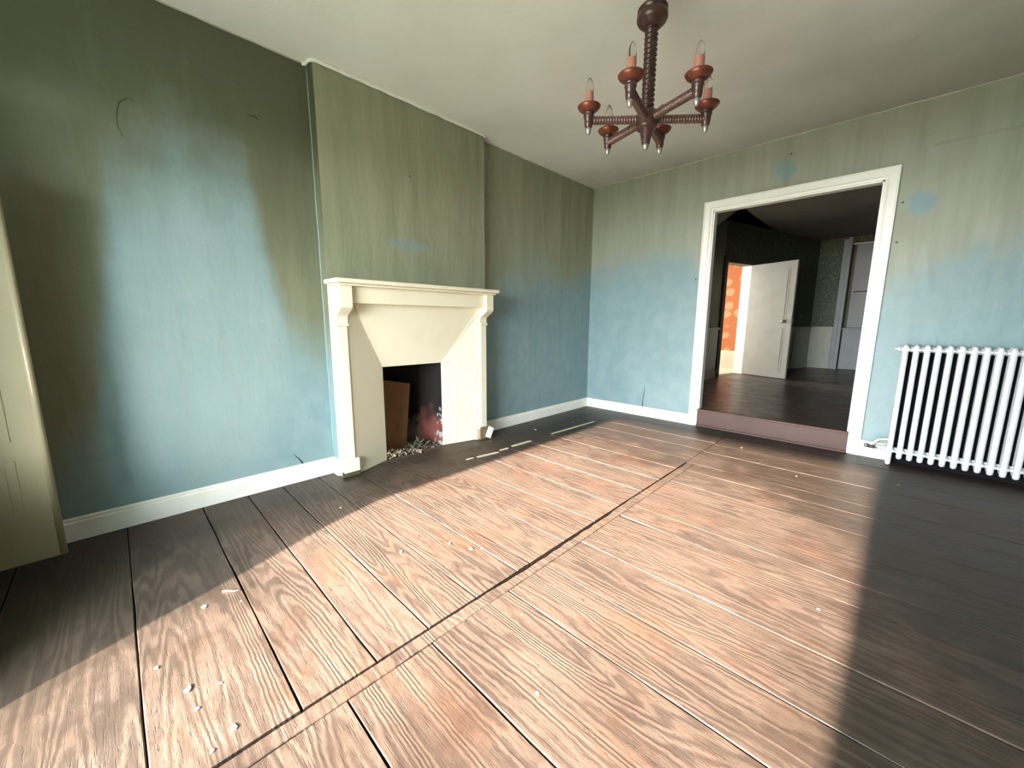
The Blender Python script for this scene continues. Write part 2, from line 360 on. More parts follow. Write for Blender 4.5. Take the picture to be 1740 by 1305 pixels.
# floorboards, one object each
def plank(parent, x0, x1, y0, y1, mat=M['plank'], z=0.0, gap=.0022, jit=.0013, seg=14, low=None, th=.032):
    dz = random.uniform(-.0016, .0008); vs = []
    tilt = random.uniform(-.0008, .0008)
    n = max(2, int(seg*(x1-x0)/2)+2)
    for i in range(n):
        x = x0 + (x1-x0)*i/(n-1)
        ya = y0+gap+random.uniform(-jit, jit) + (low(x) if low else 0); yb = y1-gap+random.uniform(-jit, jit)
        c = random.uniform(.0012, .0032)
        for (yy, zz) in ((ya, -th), (ya, -c), (ya+c, tilt), (yb-c, -tilt), (yb, -c), (yb, -th)): vs.append((x, yy, z+zz+dz))
    fs = [(i*6+j, i*6+(j+1) % 6, i*6+6+(j+1) % 6, i*6+6+j) for i in range(n-1) for j in range(6)]
    fs += [tuple(range(5, -1, -1)), tuple((n-1)*6+j for j in range(6))]
    return MB().add(vs, fs).build('plank', mat, parent)
left_y = [YN, -.72, -.40, -.055, .25, .467, .655, .872, 1.10]
for a, b in zip(left_y, left_y[1:]): plank(fl, XL, -1.048, a, b)
left_y2 = [1.10, 1.18, 1.42, 1.69, 1.945, 2.22, 2.47, 2.76, 3.02, 3.33, 3.60, 3.86, YB]
for a, b in zip(left_y2, left_y2[1:]): plank(fl, -2.232, -1.048, a, b)
# border boards along the hearth run the other way
def plank_y(x0, x1, y0, y1, low=None):
    vs_o = plank(fl, y0, y1, x0, x1, low=low, seg=40 if low else 14)            # build along x, then swap axes
    me = vs_o.data
    for v in me.vertices: v.co = (v.co.y, v.co.x, v.co.z)
    me.flip_normals()
plank_y(-2.428, -2.232, 1.10, YB)
plank_y(XL, -2.428, 2.33, YB); plank_y(-2.645, -2.428, 1.10, 2.33)
MB().box(XL-.32, -2.648, 1.10, 2.33, -.06, -.003).build('hearth_slab', M['soot'], fl)
plank_y(-1.043, -.987, YN, 2.95, low=lambda y: (.010+random.uniform(-.003, .003))*max(0, min(1, (y-.85)/.25, (1.88-y)/.05)))                # batten covering the board ends
right_y = [YN, -.80, -.52, -.21, .09, .349, .63, .985, 1.212, 1.478, 1.835, 2.005, 2.265, 2.51, 2.78, 2.95]
for a, b in zip(right_y, right_y[1:]):
    plank(fl, -.984, XR, a, b, low=(lambda x: .020*max(0, min(1, (-.66-x)/.30))) if abs(a-1.835) < 1e-3 else None)
right_y = [2.95, 3.10, 3.30, 3.56, 3.82, YB]
for a, b in zip(right_y, right_y[1:]): plank(fl, -1.045, XR, a, b)

# baseboards with a bead along the top
def baseboard(name, label, path, mat, h=.105, t=.018):
    # path: list of (x, y) with the room on the left of travel
    mb = MB(); prof = [(0, 0), (t, 0), (t, h-.022), (t*.55, h-.018), (t*.75, h-.006), (t*.4, h), (0, h)]
    P = [Vector(p) for p in path]; rows = []
    for i, p in enumerate(P):
        a = (P[i]-P[i-1]).normalized() if i else (P[1]-P[0]).normalized()
        b = (P[i+1]-P[i]).normalized() if i < len(P)-1 else a
        na, nb = Vector((-a.y, a.x)), Vector((-b.y, b.x)); mi = (na+nb); mi = mi/mi.dot(na)
        rows.append([(p.x+mi.x*q, p.y+mi.y*q, z) for q, z in prof])
    k = len(prof); vs = [v for rw in rows for v in rw]
    fs = [(i*k+j, i*k+(j+1) % k, (i+1)*k+(j+1) % k, (i+1)*k+j) for i in range(len(P)-1) for j in range(k)]
    fs += [tuple(range(k-1, -1, -1)), tuple((len(P)-1)*k+j for j in range(k))]
    return struct(mb.add(vs, fs).build(name, mat), label, 'baseboard')
baseboard('baseboard_left', 'white baseboard left of the fireplace, turning onto the chimney breast', [(BXF+.01, BY0), (XL, BY0), (XL, YN)], M['white'], .112)
baseboard('baseboard_alcove', 'cream baseboard in the alcove right of the fireplace', [(XL, YB), (XL, BY1)], M['white'], .105)
baseboard('baseboard_back', 'white baseboard on the back wall left of the doorway', [(-1.463, YB), (XL, YB)], M['whiter'], .105)
baseboard('baseboard_radiator', 'chipped white baseboard behind the radiator', [(XR, YB), (-.157, YB)], M['whiter'], .125)

# doorway casing (mitred, three bands)
def casing(name, label, x0, x1, z1, y, out_w, mat):
    root = empty(name, ((x0+x1)/2, y, 0)); struct(root, label, 'door frame')
    def xf(v): return v - Vector(((x0+x1)/2, y, 0))
    prof = [(0, 0), (0, -.012), (.014, -.014), (.020, -.008), (.024, -.020), (out_w-.012, -.022), (out_w-.006, -.030), (out_w, -.030), (out_w, 0)]
    k = len(prof)
    def bar(nm, ends):
        vs = [e_ for en in ends for e_ in en]
        MB().add(vs, [(j, (j+1) % k, k+(j+1) % k, k+j) for j in range(k)] + [tuple(range(k-1, -1, -1)), tuple(range(k, 2*k))]).build(nm, mat, root, xf=xf)
    bar('door_post', [[(x0-q, y+dd, 0) for q, dd in prof], [(x0-q, y+dd, z1+q) for q, dd in prof]])
    bar('door_post', [[(x1+q, y+dd, 0) for q, dd in prof], [(x1+q, y+dd, z1+q) for q, dd in prof]])
    bar('door_lintel', [[(x0-q, y+dd, z1+q) for q, dd in prof], [(x1+q, y+dd, z1+q) for q, dd in prof]])
    for a, b, c, dd in ((x0-.002, x0+.012, ZS, z1), (x1-.012, x1+.002, ZS, z1), (x0, x1, z1-.012, z1+.002)):
        MB().box(a, b, y, y+WT+.005, c, dd).build('reveal_lining', mat, root, xf=xf)
    return root
casing('trim_1', 'white moulded frame of the wide doorway in the back wall', DX0, DX1, DZ1, YB, .078, M['whiter'])
st = empty('doorway_step', ((DX0+DX1)/2, YB, 0)); tag(st, 'red-brown painted wooden step below the wide doorway', 'step')
xf_ = lambda v: v - Vector(((DX0+DX1)/2, YB, 0))
MB().box(DX0, DX1, YB-.013, YB-.0005, 0, ZS-.022).build('riser', M['step'], st, xf=xf_)
MB().box(DX0+.001, DX1-.001, YB-.028, YB-.0005, ZS-.020, ZS+.002).build('nosing', M['step'], st, bevel=.006, xf=xf_)
MB().box(DX0, DX1, YB-.030, YB-.012, 0, .018).build('foot_strip', M['step'], st, bevel=.004, xf=xf_)

# thin moulding where the chimney breast meets the ceiling, hairline ridges of plaster elsewhere
def ridge(name, label, pts, rad, mat, kind=True, parent=None):
    o = MB().tube(pts, rad, 8).build(name, mat, parent)
    return struct(o, label, 'trim') if kind else o
def rough_line(a, b, n, j): return [Vector(a).lerp(Vector(b), i/n)+Vector((random.uniform(-j, j), random.uniform(-j, j), random.uniform(-j, j))) for i in range(n+1)]
zc = HC-.006
ridge('trim_2', 'cracked pale cornice strip along the top of the chimney breast',
      [(XL+.006, BY0-.03, zc)]+[(XL+.012, BY0-.012, zc), (BXF-.02, BY0-.010, zc), (BXF+.006, BY0+.01, zc)]+rough_line((BXF+.010, BY0+.03, zc), (BXF+.010, BY1-.02, zc), 30, .0022)+[(BXF, BY1+.004, zc), (XL+.01, BY1+.012, zc)], .011, M['white'])
ridge('trim_3', 'thin broken plaster line between back wall and ceiling', rough_line((XL, YB-.002, HC-.002), (XR, YB-.002, HC-.002), 60, .003), [.0035+.0025*random.random() for _ in range(61)], M['wains'])
ridge('trim_4', 'thin plaster line between left wall and ceiling near the viewer', rough_line((XL+.002, YN, HC-.002), (XL+.002, BY0, HC-.002), 30, .002), [.003+.0015*random.random() for _ in range(31)], M['wains'])
ridge('trim_5', 'thin plaster line between left wall and ceiling in the far alcove', rough_line((XL+.002, BY1, HC-.002), (XL+.002, YB, HC-.002), 24, .002), [.002+.0015*random.random() for _ in range(25)], M['wains'])
ridge('paper_seam', '', rough_line((XL+.001, BY0-.001, .11), (XL+.001, BY0-.001, HC), 30, .0012), .0042, M['wall_plain'], False, wl)
ridge('paper_seam', '', rough_line((.02, YB, 2.253), (XR, YB, 2.246), 40, .002), .006, M['wall_back'], False, wb)
ridge('corner_seam', '', rough_line((XL+.001, YB-.001, .1), (XL+.001, YB-.001, HC), 20, .001), .0025, M['wall_back'], False, wb)
# small marks on the walls: tears, scratches, nails
def nail(parent, p, nrm):
    p = Vector(p); n_ = Vector(nrm); MB().lathe([(.003, 0), (.003, .010), (.007, .011), (.006, .014)], p, 8, n_.to_track_quat('Z', 'Y').to_matrix()).build('nail', M['metal_dark'], parent)
nail(br, (BXF, 1.617, 2.066), (1, 0, 0)); nail(wb, (-.813, YB, 2.416), (0, -1, 0)); nail(wb, (-.10, YB, 1.90), (0, -1, 0)); nail(wb, (-.10, YB, 1.626), (0, -1, 0)); nail(wb, (-1.50, YB, 1.46), (0, -1, 0))
MB().tube([(XL, .20, 2.075), (XL, .17, 2.078), (XL, .14, 2.05), (XL, .128, 2.0), (XL, .125, 1.95), (XL, .138, 1.895)], [.001, .0025, .003, .003, .002, .001], 6).build('scratch', M['dark_green'], wl)
MB().tube([(XL, .66, 2.172), (XL, .69, 2.175), (XL, .71, 2.168)], [.002, .006, .003], 6).build('smudge', M['dark_green'], wl)
MB().tube([(-1.966, YB, .35), (-1.969, YB, .27), (-1.978, YB, .18), (-1.98, YB, .11)], [.0008, .004, .004, .007], 6).build('paper_tear', M['metal_dark'], wb)
MB().tube([(-2.24, YB, .28), (-2.235, YB, .262)], [.004, .002], 6).build('paper_hole', M['metal_dark'], wb)
MB().tube([(XL, .74, .19), (XL, .77, .15), (XL, .79, .116)], [.001, .004, .005], 6).build('paper_tear', M['metal_dark'], wl)

# ------------------------------------------------------------------ fireplace
fp = empty('fireplace', (BXF, (BY0+BY1)/2, 0)); tag(fp, 'cream painted wooden mantelpiece with scrolled brackets around a black fire opening', 'fireplace')
FO = Vector((BXF, (BY0+BY1)/2, 0)); fx = lambda v: v - FO
B0 = BXF+.001
MB().box(B0, -2.428, .972, 2.312, 1.276, 1.303).build('shelf', M['cream'], fp, bevel=.006, xf=fx)
MB().box(B0, -2.452, .992, 2.296, 1.262, 1.275).build('shelf_moulding', M['cream'], fp, bevel=.003, xf=fx)
MB().box(-2.565, -2.502, 1.082, 2.205, 1.158, 1.262).build('lintel', M['cream'], fp, bevel=.002, xf=fx)
def s_curve():
    # corbel side profile in (depth x, z), top block then an S towards the shaft
    pts = [(-2.600, 1.262), (-2.470, 1.262), (-2.470, 1.150)]
    for i in range(1, 15):
        t = i/14; pts.append((-2.470 - .088*(.5-.5*cos(pi*t)) + .006*sin(2*pi*t), 1.150-.098*t))
    pts += [(-2.560, 1.030), (-2.545, 1.028), (-2.543, 1.016), (-2.552, 1.010), (-2.600, 1.010)]
    return pts
for (a, b, side) in ((1.008, 1.081, -1), (2.206, 2.280, 1)):
    cb = MB().prism(s_curve(), lambda p, q, t: (p, t, q), a, b).build('bracket', M['cream'], fp, bevel=.0015, xf=fx)
    zb = .122 if side < 0 else .118
    MB().box(-2.600, -2.552, a+.004, b-.010, zb, 1.010).build('pilaster', M['cream'], fp, bevel=.002, xf=fx)
    bd = (b-.008, b+.004) if side < 0 else (a-.008, a+.003)
    MB().box(-2.600, -2.566, bd[0], bd[1], zb-.02, 1.012).build('pilaster_bead', M['cream'], fp, bevel=.003, xf=fx)
    oy = (a-.016, b+.05) if side < 0 else (a-.03, b+.012)
    MB().box(B0, -2.585, oy[0], oy[1], .0 if side < 0 else .0, 1.262).build('side_board', M['cream'], fp, bevel=.003, xf=fx)
pl = MB().box(-2.600, -2.540, .990, 1.096, .034, .124).build('plinth', M['cream'], fp, bevel=.003, xf=fx)
MB().box(-2.584, -2.562, .988, 1.105, 0, .036).build('olive_foot', M['void_wood'], fp, xf=fx)  # dark olive block set back in the gap under the plinth
MB().box(-2.588, -2.568, 2.212, 2.272, 0, .120).build('broken_foot', M['raw_wood'], fp, xf=fx)
# carved block on the near side of the left bracket
cbk = MB().box(-2.592, -2.500, .998, 1.009, 1.185, 1.258).build('carved_block', M['cream'], fp, bevel=.002, xf=fx)
MB().lathe([(.020, 0), (.020, .004), (.013, .004), (.011, .008), (.004, .009)], (-2.560, .998, 1.222), 12, Matrix(((1, 0, 0), (0, 0, -1), (0, 1, 0)))).build('rosette', M['cream'], cbk, xf=fx)
for zz in (1.198, 1.246): MB().box(-2.585, -2.512, .994, .999, zz-.003, zz+.003).build('carved_line', M['cream'], cbk, xf=fx)
# splayed surround: three slanted panels
oL, oR, oT, ox = 1.128, 2.212, 1.165, -2.582
ix = -2.680
def panel(name, q, th=.012):
    P = [Vector(p) for p in q]; nrm = (P[1]-P[0]).cross(P[2]-P[0]).normalized()
    if nrm.x < 0: nrm = -nrm
    k = len(P); MB().add(P+[p-nrm*th for p in P], [tuple(range(k)), tuple(range(2*k-1, k-1, -1))]+[(i, (i+1) % k, k+(i+1) % k, k+i) for i in range(k)]).build(name, M['cream'], fp, xf=fx)
panel('splay_panel', [(ox+.0178, 1.085, .002), (ix, FY0, .0), (ix, FY0, FZ1), (ox, oL, oT), (ox+.0178, 1.085, oT)])
panel('splay_panel', [(ox, oR+.01, .004), (ix, FY1, .0), (ix, FY1, FZ1-.004), (ox, oR, oT-.03), (ox, oR+.01, oT)])
panel('hood_panel', [(ix, FY0, FZ1), (ix, FY1, FZ1-.004), (ox+.012, oR, oT-.03), (ox+.012, oR, oT), (ox+.012, oL, oT)])
MB().tube([*[(ix+(ox-ix)*(yy_-FY1)/(oR-FY1)+.0008, yy_, zz_) for yy_, zz_ in ((1.905, .708), (1.93, .712), (1.95, .707), (1.985, .711))]], [.0008, .0018, .0015, .0006], 5).build('paint_crack', M['sash'], fp, xf=fx)
# firebox
def quad(name, q, mat): MB().add(q, [(0, 1, 2, 3)]).build(name, mat, fp, xf=fx)
FBX = -3.02
fb = MB(); fb.box(FBX-.03, FBX, FY0-.02, FY1+.02, -.02, .9).build('firebox_back', M['soot'], fp, xf=fx)
MB().box(FBX, ix-.004, FY1-.002, FY1+.03, -.01, .9).build('firebox_side', M['firebox'], fp, xf=fx)
MB().box(FBX, ix-.004, FY0-.03, FY0+.002, -.01, .9).build('firebox_side', M['soot'], fp, xf=fx)
MB().box(FBX, ix-.004, FY0, FY1, .74, .9).build('firebox_top', M['soot'], fp, xf=fx)

# things in the fireplace
bo = MB().add([(-2.79, 1.43, .0), (-2.86, 1.635, .0), (-2.93, 1.735, .52), (-2.86, 1.44, .59), (-2.805, 1.425, .0), (-2.875, 1.63, .0), (-2.945, 1.73, .52), (-2.875, 1.435, .59)],
              [(0, 1, 2, 3), (7, 6, 5, 4), (0, 4, 5, 1), (1, 5, 6, 2), (2, 6, 7, 3), (3, 7, 4, 0)]).build('board', M['board'])
tag(bo, 'rust-brown board leaning inside the fire opening', 'board')
mb = MB()
def chip(mb, c, s):
    c = Vector(c); vs = [c+Vector((random.uniform(-1, 1), random.uniform(-1, 1), random.uniform(-.7, .7))).normalized()*s*random.uniform(.7, 1.2) for _ in range(6)]
    base = [(1, 0, 0), (-1, 0, 0), (0, 1, 0), (0, -1, 0), (0, 0, .8), (0, 0, -.8)]
    vs = [c+Vector(b)*s*random.uniform(.6, 1.3)+Vector((random.uniform(-.3, .3), random.uniform(-.3, .3), random.uniform(-.3, .3)))*s for b in base]
    mb.add(vs, [(0, 2, 4), (2, 1, 4), (1, 3, 4), (3, 0, 4), (2, 0, 5), (1, 2, 5), (3, 1, 5), (0, 3, 5)])
for i in range(190):
    y = 1.375+.30*random.random()**1.5; x = -2.665-.13*random.random()+.02*random.random()
    chip(mb, (x, y, .004+random.random()*.065*max(0, 1-(y-1.375)/.28)), random.choice((.006, .008, .010, .013)))
for i in range(60): chip(mb, (-2.67-.12*random.random(), 1.55+.31*random.random(), .004), random.choice((.004, .006, .008)))
tag(mb.build('rubble', M['rubble']), 'heap of plaster rubble at the left of the fire opening', 'rubble', kind='stuff')
mb = MB()
for i in range(26):
    c = Vector((-2.70-.10*random.random(), 1.60+.14*random.random(), .02)); a = random.uniform(0, 2*pi); el = random.uniform(.2, 1.1); L = random.uniform(.07, .12); wd = random.uniform(.009, .015)
    dv = Vector((cos(a)*cos(el), sin(a)*cos(el), sin(el))); sv = Vector((-sin(a), cos(a), 0))
    pts = []
    for j in range(5):
        t = j/4; ww = wd*sin(pi*min(1, .12+t*.86)); pp = c+dv*L*t-Vector((0, 0, .03*t*t)); pts += [pp-sv*ww+Vector((0, 0, .004)), pp, pp+sv*ww+Vector((0, 0, .004))]
    mb.add(pts, [(j*3+k, j*3+k+1, j*3+k+4, j*3+k+3) for j in range(4) for k in range(2)], True)
tag(mb.build('dry_leaves', M['leafmat']), 'dark green dry leaves lying in the fire opening', 'leaves', kind='stuff')
bk = MB().box(-.015, .015, -.022, .022, 0, .100).build('plinth_block', M['white'], bevel=.002)
bk.location = (-2.548, 2.278, .0105); bk.rotation_euler = (radians(-24), 0, radians(-6))
tag(bk, 'loose white wooden block leaning against the right foot of the mantelpiece', 'block')

# ------------------------------------------------------------------ cream door leaf at the left edge
lf = empty('door_1', (-2.42, -.25, 0)); struct(lf, 'cream panelled door leaf standing open against the left wall', 'door')
LO = Vector((-2.42, -.25, 0)); lx = lambda v: v-LO
YE, YH, LX = -.250, -.96, -2.42
MB().box(LX-.040, LX, YH, YE, .066, 1.62).build('leaf', M['cream_shaded'], lf, bevel=.004, xf=lx)
MB().tube([(LX-.006, YE+.004, .068), (LX-.006, YE+.004, 1.62)], .012, 12).build('edge_bead', M['cream_shaded'], lf, xf=lx)
for z0, z1 in ((.235, .50), (.575, 1.53)):
    pn = MB().box(LX-.0005, LX+.0025, YH+.085, YE-.075, z0, z1).build('door_panel', M['cream_shaded'], lf, bevel=.0015, xf=lx)
    MB().box(LX+.0015, LX+.0055, YH+.110, YE-.102, z0+.028, z1-.028).build('raised_field', M['cream_shaded'], pn, bevel=.002, xf=lx)
MB().box(LX-.034, LX-.006, YH, YH+.04, .0, .066).build('pivot_foot', M['cream_shaded'], lf, xf=lx)

# ------------------------------------------------------------------ radiator
rd_ = empty('radiator', (.037, 4.01, 0)); tag(rd_, 'white cast iron column radiator standing against the back wall', 'radiator')
RO = Vector((.037, 4.01, 0)); PIT, NS = .0537, 22
ZB, ZT = .055, .893
def section(leg):
    mb = MB()
    for yy in (-.048, -.004, .044):
        z0 = ZB-RO.z if not (leg and yy != -.004) else .001
        q = 1.0 if yy < -.04 else .68      # slimmer rear columns
        prof = [(.006*q, z0), (.0145*q, z0+.006), (.0165*q, z0+.02), (.0165*q, ZT-.025), (.014*q, ZT-.009), (.007*q, ZT)]
        mb.lathe(prof, (0, yy, 0), 14)
    for zz in (ZB+.055, ZT-.034):
        mb.tube([(0, -.048, zz), (0, .044, zz)], .0155, 10)
        mb.tube([(-PIT/2, -.004, zz), (-PIT/2+.010, -.004, zz), (-.013, -.004, zz), (.013, -.004, zz), (PIT/2-.010, -.004, zz), (PIT/2, -.004, zz)], [.020, .020, .024, .024, .020, .020], 14)
        mb.tube([(-PIT/2, -.042, zz-.001), (-.012, -.046, zz), (.012, -.046, zz), (PIT/2, -.042, zz-.001)], [.010, .014, .014, .010], 10)
    return mb
me_leg = section(True).mesh('radiator_section', M['radiator']); me_sec = section(False).mesh('radiator_section', M['radiator'])
for i in range(NS):
    o = bpy.data.objects.new('radiator_section', me_leg if i in (0, NS-1) else me_sec); COL.objects.link(o); o.parent = rd_; o.location = (i*PIT, 0, 0)
MB().lathe([(.018, 0), (.018, .012), (.012, .014), (.010, .026), (.004, .028), (.004, .036)], (-PIT/2, -.004, ZT-.034), 12, Vector((-1, 0, 0)).to_track_quat('Z', 'Y').to_matrix()).build('end_plug', M['radiator'], rd_)
MB().lathe([(.019, 0), (.019, .014), (.013, .016), (.013, .05)], (-PIT/2, -.004, ZB+.055), 12, Vector((-1, 0, 0)).to_track_quat('Z', 'Y').to_matrix()).build('end_plug', M['radiator'], rd_)
MB().box(.010, NS*PIT-.03, .054, .064, .0005, .86).build('gap_shade_sheet', M['shade_board'], rd_)  # added black sheet in place of the shade behind the columns
vx = -.115
vb = MB().lathe([(.006, -.03), (.013, -.028), (.013, .012), (.008, .014), (.008, .03)], (vx+.02, -.005, ZB+.052), 12, Vector((1, -.2, 0)).to_track_quat('Z', 'Y').to_matrix()).build('valve', M['metal_dark'], rd_)
MB().lathe([(.014, 0), (.016, .004), (.014, .016), (.006, .018)], (vx-.012, -.002, ZB+.056), 12, Vector((-1, -.3, .1)).to_track_quat('Z', 'Y').to_matrix()).build('valve_cap', M['brass'], vb)
MB().tube([(vx+.012, .0, ZB+.06), (vx+.022, .0, ZB+.085), (vx+.045, .0, ZB+.112), (vx+.085, .0, ZB+.125), (vx+.13, 0.02, ZB+.128)], .008, 10).build('pipe', M['radiator'], rd_)

# ------------------------------------------------------------------ chandelier
CX_, CY_ = -.952, 1.85
ch = empty('chandelier', (CX_, CY_, HC)); tag(ch, 'dark turned wood chandelier with six candle bulbs hanging from the ceiling', 'chandelier')
CO = Vector((CX_, CY_, HC)); ZH = 1.972; cx = lambda v: v-CO
MB().tube([(CX_, CY_, HC), (CX_+.001, CY_, 2.425)], .0042, 8).build('hanging_rod', M['turned'], ch, xf=cx)
MB().lathe([(.010, 2.436), (.042, 2.435), (.056, 2.430), (.065, 2.420), (.065, 2.412), (.059, 2.408), (.059, 2.404), (.066, 2.400), (.067, 2.382), (.061, 2.370), (.055, 2.367), (.050, 2.359), (.034, 2.351), (.026, 2.346)], (CX_, CY_, 0), 28).build('canopy_cup', M['turned'], ch, xf=cx)
def twist(amp, pitch, ph=0): return lambda t, z: 1+amp*(.6*cos(t-2*pi*z/pitch+ph)+.4*abs(cos((t-2*pi*z/pitch+ph)/2)))
prof = [(.0255, 2.352-.345*i/170) for i in range(171)]
MB().lathe(prof, (CX_, CY_, 0), 20, wave=twist(.16, .0205)).build('twisted_column', M['turned'], ch, xf=cx)
MB().lathe([(.012, ZH+.044), (.030, ZH+.042), (.042, ZH+.032), (.052, ZH+.014), (.053, ZH-.010), (.046, ZH-.026), (.048, ZH-.030), (.044, ZH-.038), (.028, ZH-.042)], (CX_, CY_, 0), 26).build('hub', M['turned'], ch, xf=cx)
fprof = []
for i in range(60):
    t = i/59; fprof.append(((.029-.012*t)*(1+.06*sin(t*2*pi*9)), ZH-.040-.066*t))
fn_ = MB().lathe(fprof, (CX_, CY_, 0), 20).build('finial', M['turned'], ch, xf=cx)
MB().lathe([(.0155, ZH-.105), (.0150, ZH-.114), (.0105, ZH-.127), (.002, ZH-.133)], (CX_, CY_, 0), 18).build('finial_tip', M['pewter'], fn_, xf=cx)
cam_right = Vector((.712, .702, 0)).normalized(); cam_near = Vector((.70, -.712, 0)).normalized()
RA = .268
for k in range(6):
    a = radians(62.5+60*k); dv = (cam_right*cos(a)+cam_near*sin(a)).normalized()
    P = Vector((CX_, CY_, ZH))+dv*RA
    rotm = dv.to_track_quat('Z', 'Y').to_matrix()
    ap = [(.0165, .03+(RA-.046)*i/110) for i in range(111)]
    arm = MB().lathe(ap, (CX_, CY_, ZH), 16, rotm, wave=twist(.20, .0125, k)).build('arm', M['turned_arm'], ch, xf=cx)
    B = (P.x, P.y, ZH)
    MB().lathe([(.012, -.034), (.0165, -.028), (.0195, -.012), (.0205, .012), (.0240, .015), (.0245, .020), (.0215, .023), (.0240, .027), (.0250, .033), (.020, .038)], B, 18).build('candle_holder', M['turned'], arm, xf=cx)
    MB().lathe([(.0025, -.061), (.0080, -.058), (.0115, -.048), (.0140, -.034), (.013, -.032)], B, 16).build('holder_tip', M['pewter'], arm, xf=cx)
    MB().lathe([(.018, .034), (.034, .039), (.047, .050), (.053, .060), (.051, .062), (.042, .054), (.022, .048), (.012, .048)], B, 28).build('drip_pan', M['copper'], arm, xf=cx)
    MB().lathe([(.0185, .047), (.0190, .055), (.0190, .117), (.0180, .120), (.012, .121)], B, 18).build('candle_sleeve', M['sleeve'], arm, xf=cx)
    bw = lambda t, z: 1+.04*cos(6*t-2*pi*z/.05)
    bp = [(.011, .119), (.0150, .122), (.0175, .130), (.0180, .138), (.0168, .150), (.0130, .163), (.0080, .173), (.0040, .179), (.0010, .182)]
    MB().lathe(bp, B, 24, wave=bw).build('bulb', M['glass'], arm, xf=cx)

# ------------------------------------------------------------------ second room beyond the doorway
Y2, YF = YB+WT, 9.5
P0 = Vector((-2.05, 6.70)); P1 = Vector((-1.26, YF)); U = (P1-P0).normalized(); N2 = Vector((U.y, -U.x)); LEN = (P1-P0).length
f2 = struct(MB().box(-2.6, XR, YB+.03, YF+.3, ZS-.10, ZS-.03).build('floor_second_room', M['gap']), 'dark polished floorboards of the room beyond the doorway', 'floor')
yy = YB+.0005
while yy < YF:
    y1 = min(YF, yy+random.choice((.21, .24, .27, .30))) if yy > Y2-.001 else Y2
    xs = -2.05 if y1 < 6.7 else P0.x+(yy-6.7)*U.x/U.y-.12      # boards stop at the slanting wall
    th_ = yy < Y2-.001
    plank(f2, DX0+.012 if th_ else xs, DX1-.012 if th_ else XR, yy, y1, M['plank_far'], z=ZS, gap=.0012, jit=.0005, seg=8, th=.028)
    yy = y1
struct(MB().box(-2.25, -2.05, Y2, 6.70, ZS-.1, HC).build('wall_second_left', M['green_wall']), 'dull green side wall of the second room', 'wall')
struct(MB().prism([(-2.05, 2.315), (-1.69, HC-.001), (-2.05, HC-.001)], lambda p, q, t: (p, t, q), Y2+.001, 6.05).build('trim_6', M['green_wall']), 'slanting soffit at the top left of the second room', 'soffit')
# slanting wall with the hall door
DS0, DS1, DH = .075, .77, 1.95
mb = MB()
def slab(a, b, c, dd, t0=0, t1=-.16):
    q = [(P0+U*s_+N2*t_) for s_ in (a, b) for t_ in (t0, t1)]
    mb.add([(p.x, p.y, z) for p in q for z in (c, dd)], [(0, 1, 3, 2), (4, 6, 7, 5), (0, 4, 5, 1), (2, 3, 7, 6), (0, 2, 6, 4), (1, 5, 7, 3)])
holes(mb, 0, LEN+.2, ZS-.1, HC, [(DS0, DS1, ZS, DH)], slab)
w2 = struct(mb.build('wall_second_slanting', M['damask']), 'dark papered wall with the door to the orange hall', 'wall')
def obox(a, b, c, dd, t0, t1):
    global mb
    mb = MB(); slab(a, b, c, dd, t0, t1); return mb
dr = empty('trim_7', (P0.x, P0.y, ZS)); struct(dr, 'dark green door frame of the hall door', 'door frame')
dxf = lambda v: v-Vector((P0.x, P0.y, ZS))
obox(0.0, DS0, ZS, DH+.09, .022, -.001).build('door_post', M['dark_green'], dr, xf=dxf)
obox(DS1, DS1+.07, ZS, DH+.09, .022, -.001).build('door_post', M['dark_green'], dr, xf=dxf)
obox(0.0, DS1+.14, DH, DH+.10, .024, -.001).build('door_lintel', M['dark_green'], dr, xf=dxf)
obox(DS1-.012, DS1+.001, ZS, DH, -.002, -.162).build('door_jamb', M['whiter'], dr, xf=dxf)
obox(DS0-.001, DS0+.012, ZS, DH, -.002, -.162).build('door_jamb', M['dark_green'], dr, xf=dxf)
# wainscot
def wainscot(name, label, A, Bp, mat, panels):
    A, Bp = Vector(A), Vector(Bp); u = (Bp-A).normalized(); nn = Vector((u.y, -u.x)); L = (Bp-A).length
    root = empty(name, (A.x, A.y, ZS)); struct(root, label, 'wainscot'); xf = lambda v: v-Vector((A.x, A.y, ZS))
    def part(nm, a, b, z0, z1, t0, t1, bev=.002):
        q = [(A+u*s_+nn*t_) for s_ in (a, b) for t_ in (t0, t1)]
        MB().add([(p.x, p.y, z) for p in q for z in (z0, z1)], [(0, 1, 3, 2), (4, 6, 7, 5), (0, 4, 5, 1), (2, 3, 7, 6), (0, 2, 6, 4), (1, 5, 7, 3)]).build(nm, mat, root, bevel=bev, xf=xf)
    part('backing', 0, L, ZS, .93, .0, .010); part('chair_rail', 0, L, .925, .962, 0, .034); part('skirting', 0, L, ZS, ZS+.11, .0, .022)
    w_ = L/panels
    for i in range(panels): part('wainscot_panel', i*w_+.07, (i+1)*w_-.02, ZS+.15, .885, .010, .018, .004)
wainscot('trim_8', 'dim wainscot on the side wall of the second room', (-2.05, Y2+.01), (-2.05, 6.66), M['wains'], 4)
wainscot('trim_9', 'dark wainscot on the slanting wall right of the hall door', P0+U*(DS1+.075)+N2*.0, P1-U*.01, M['wains'], 3)
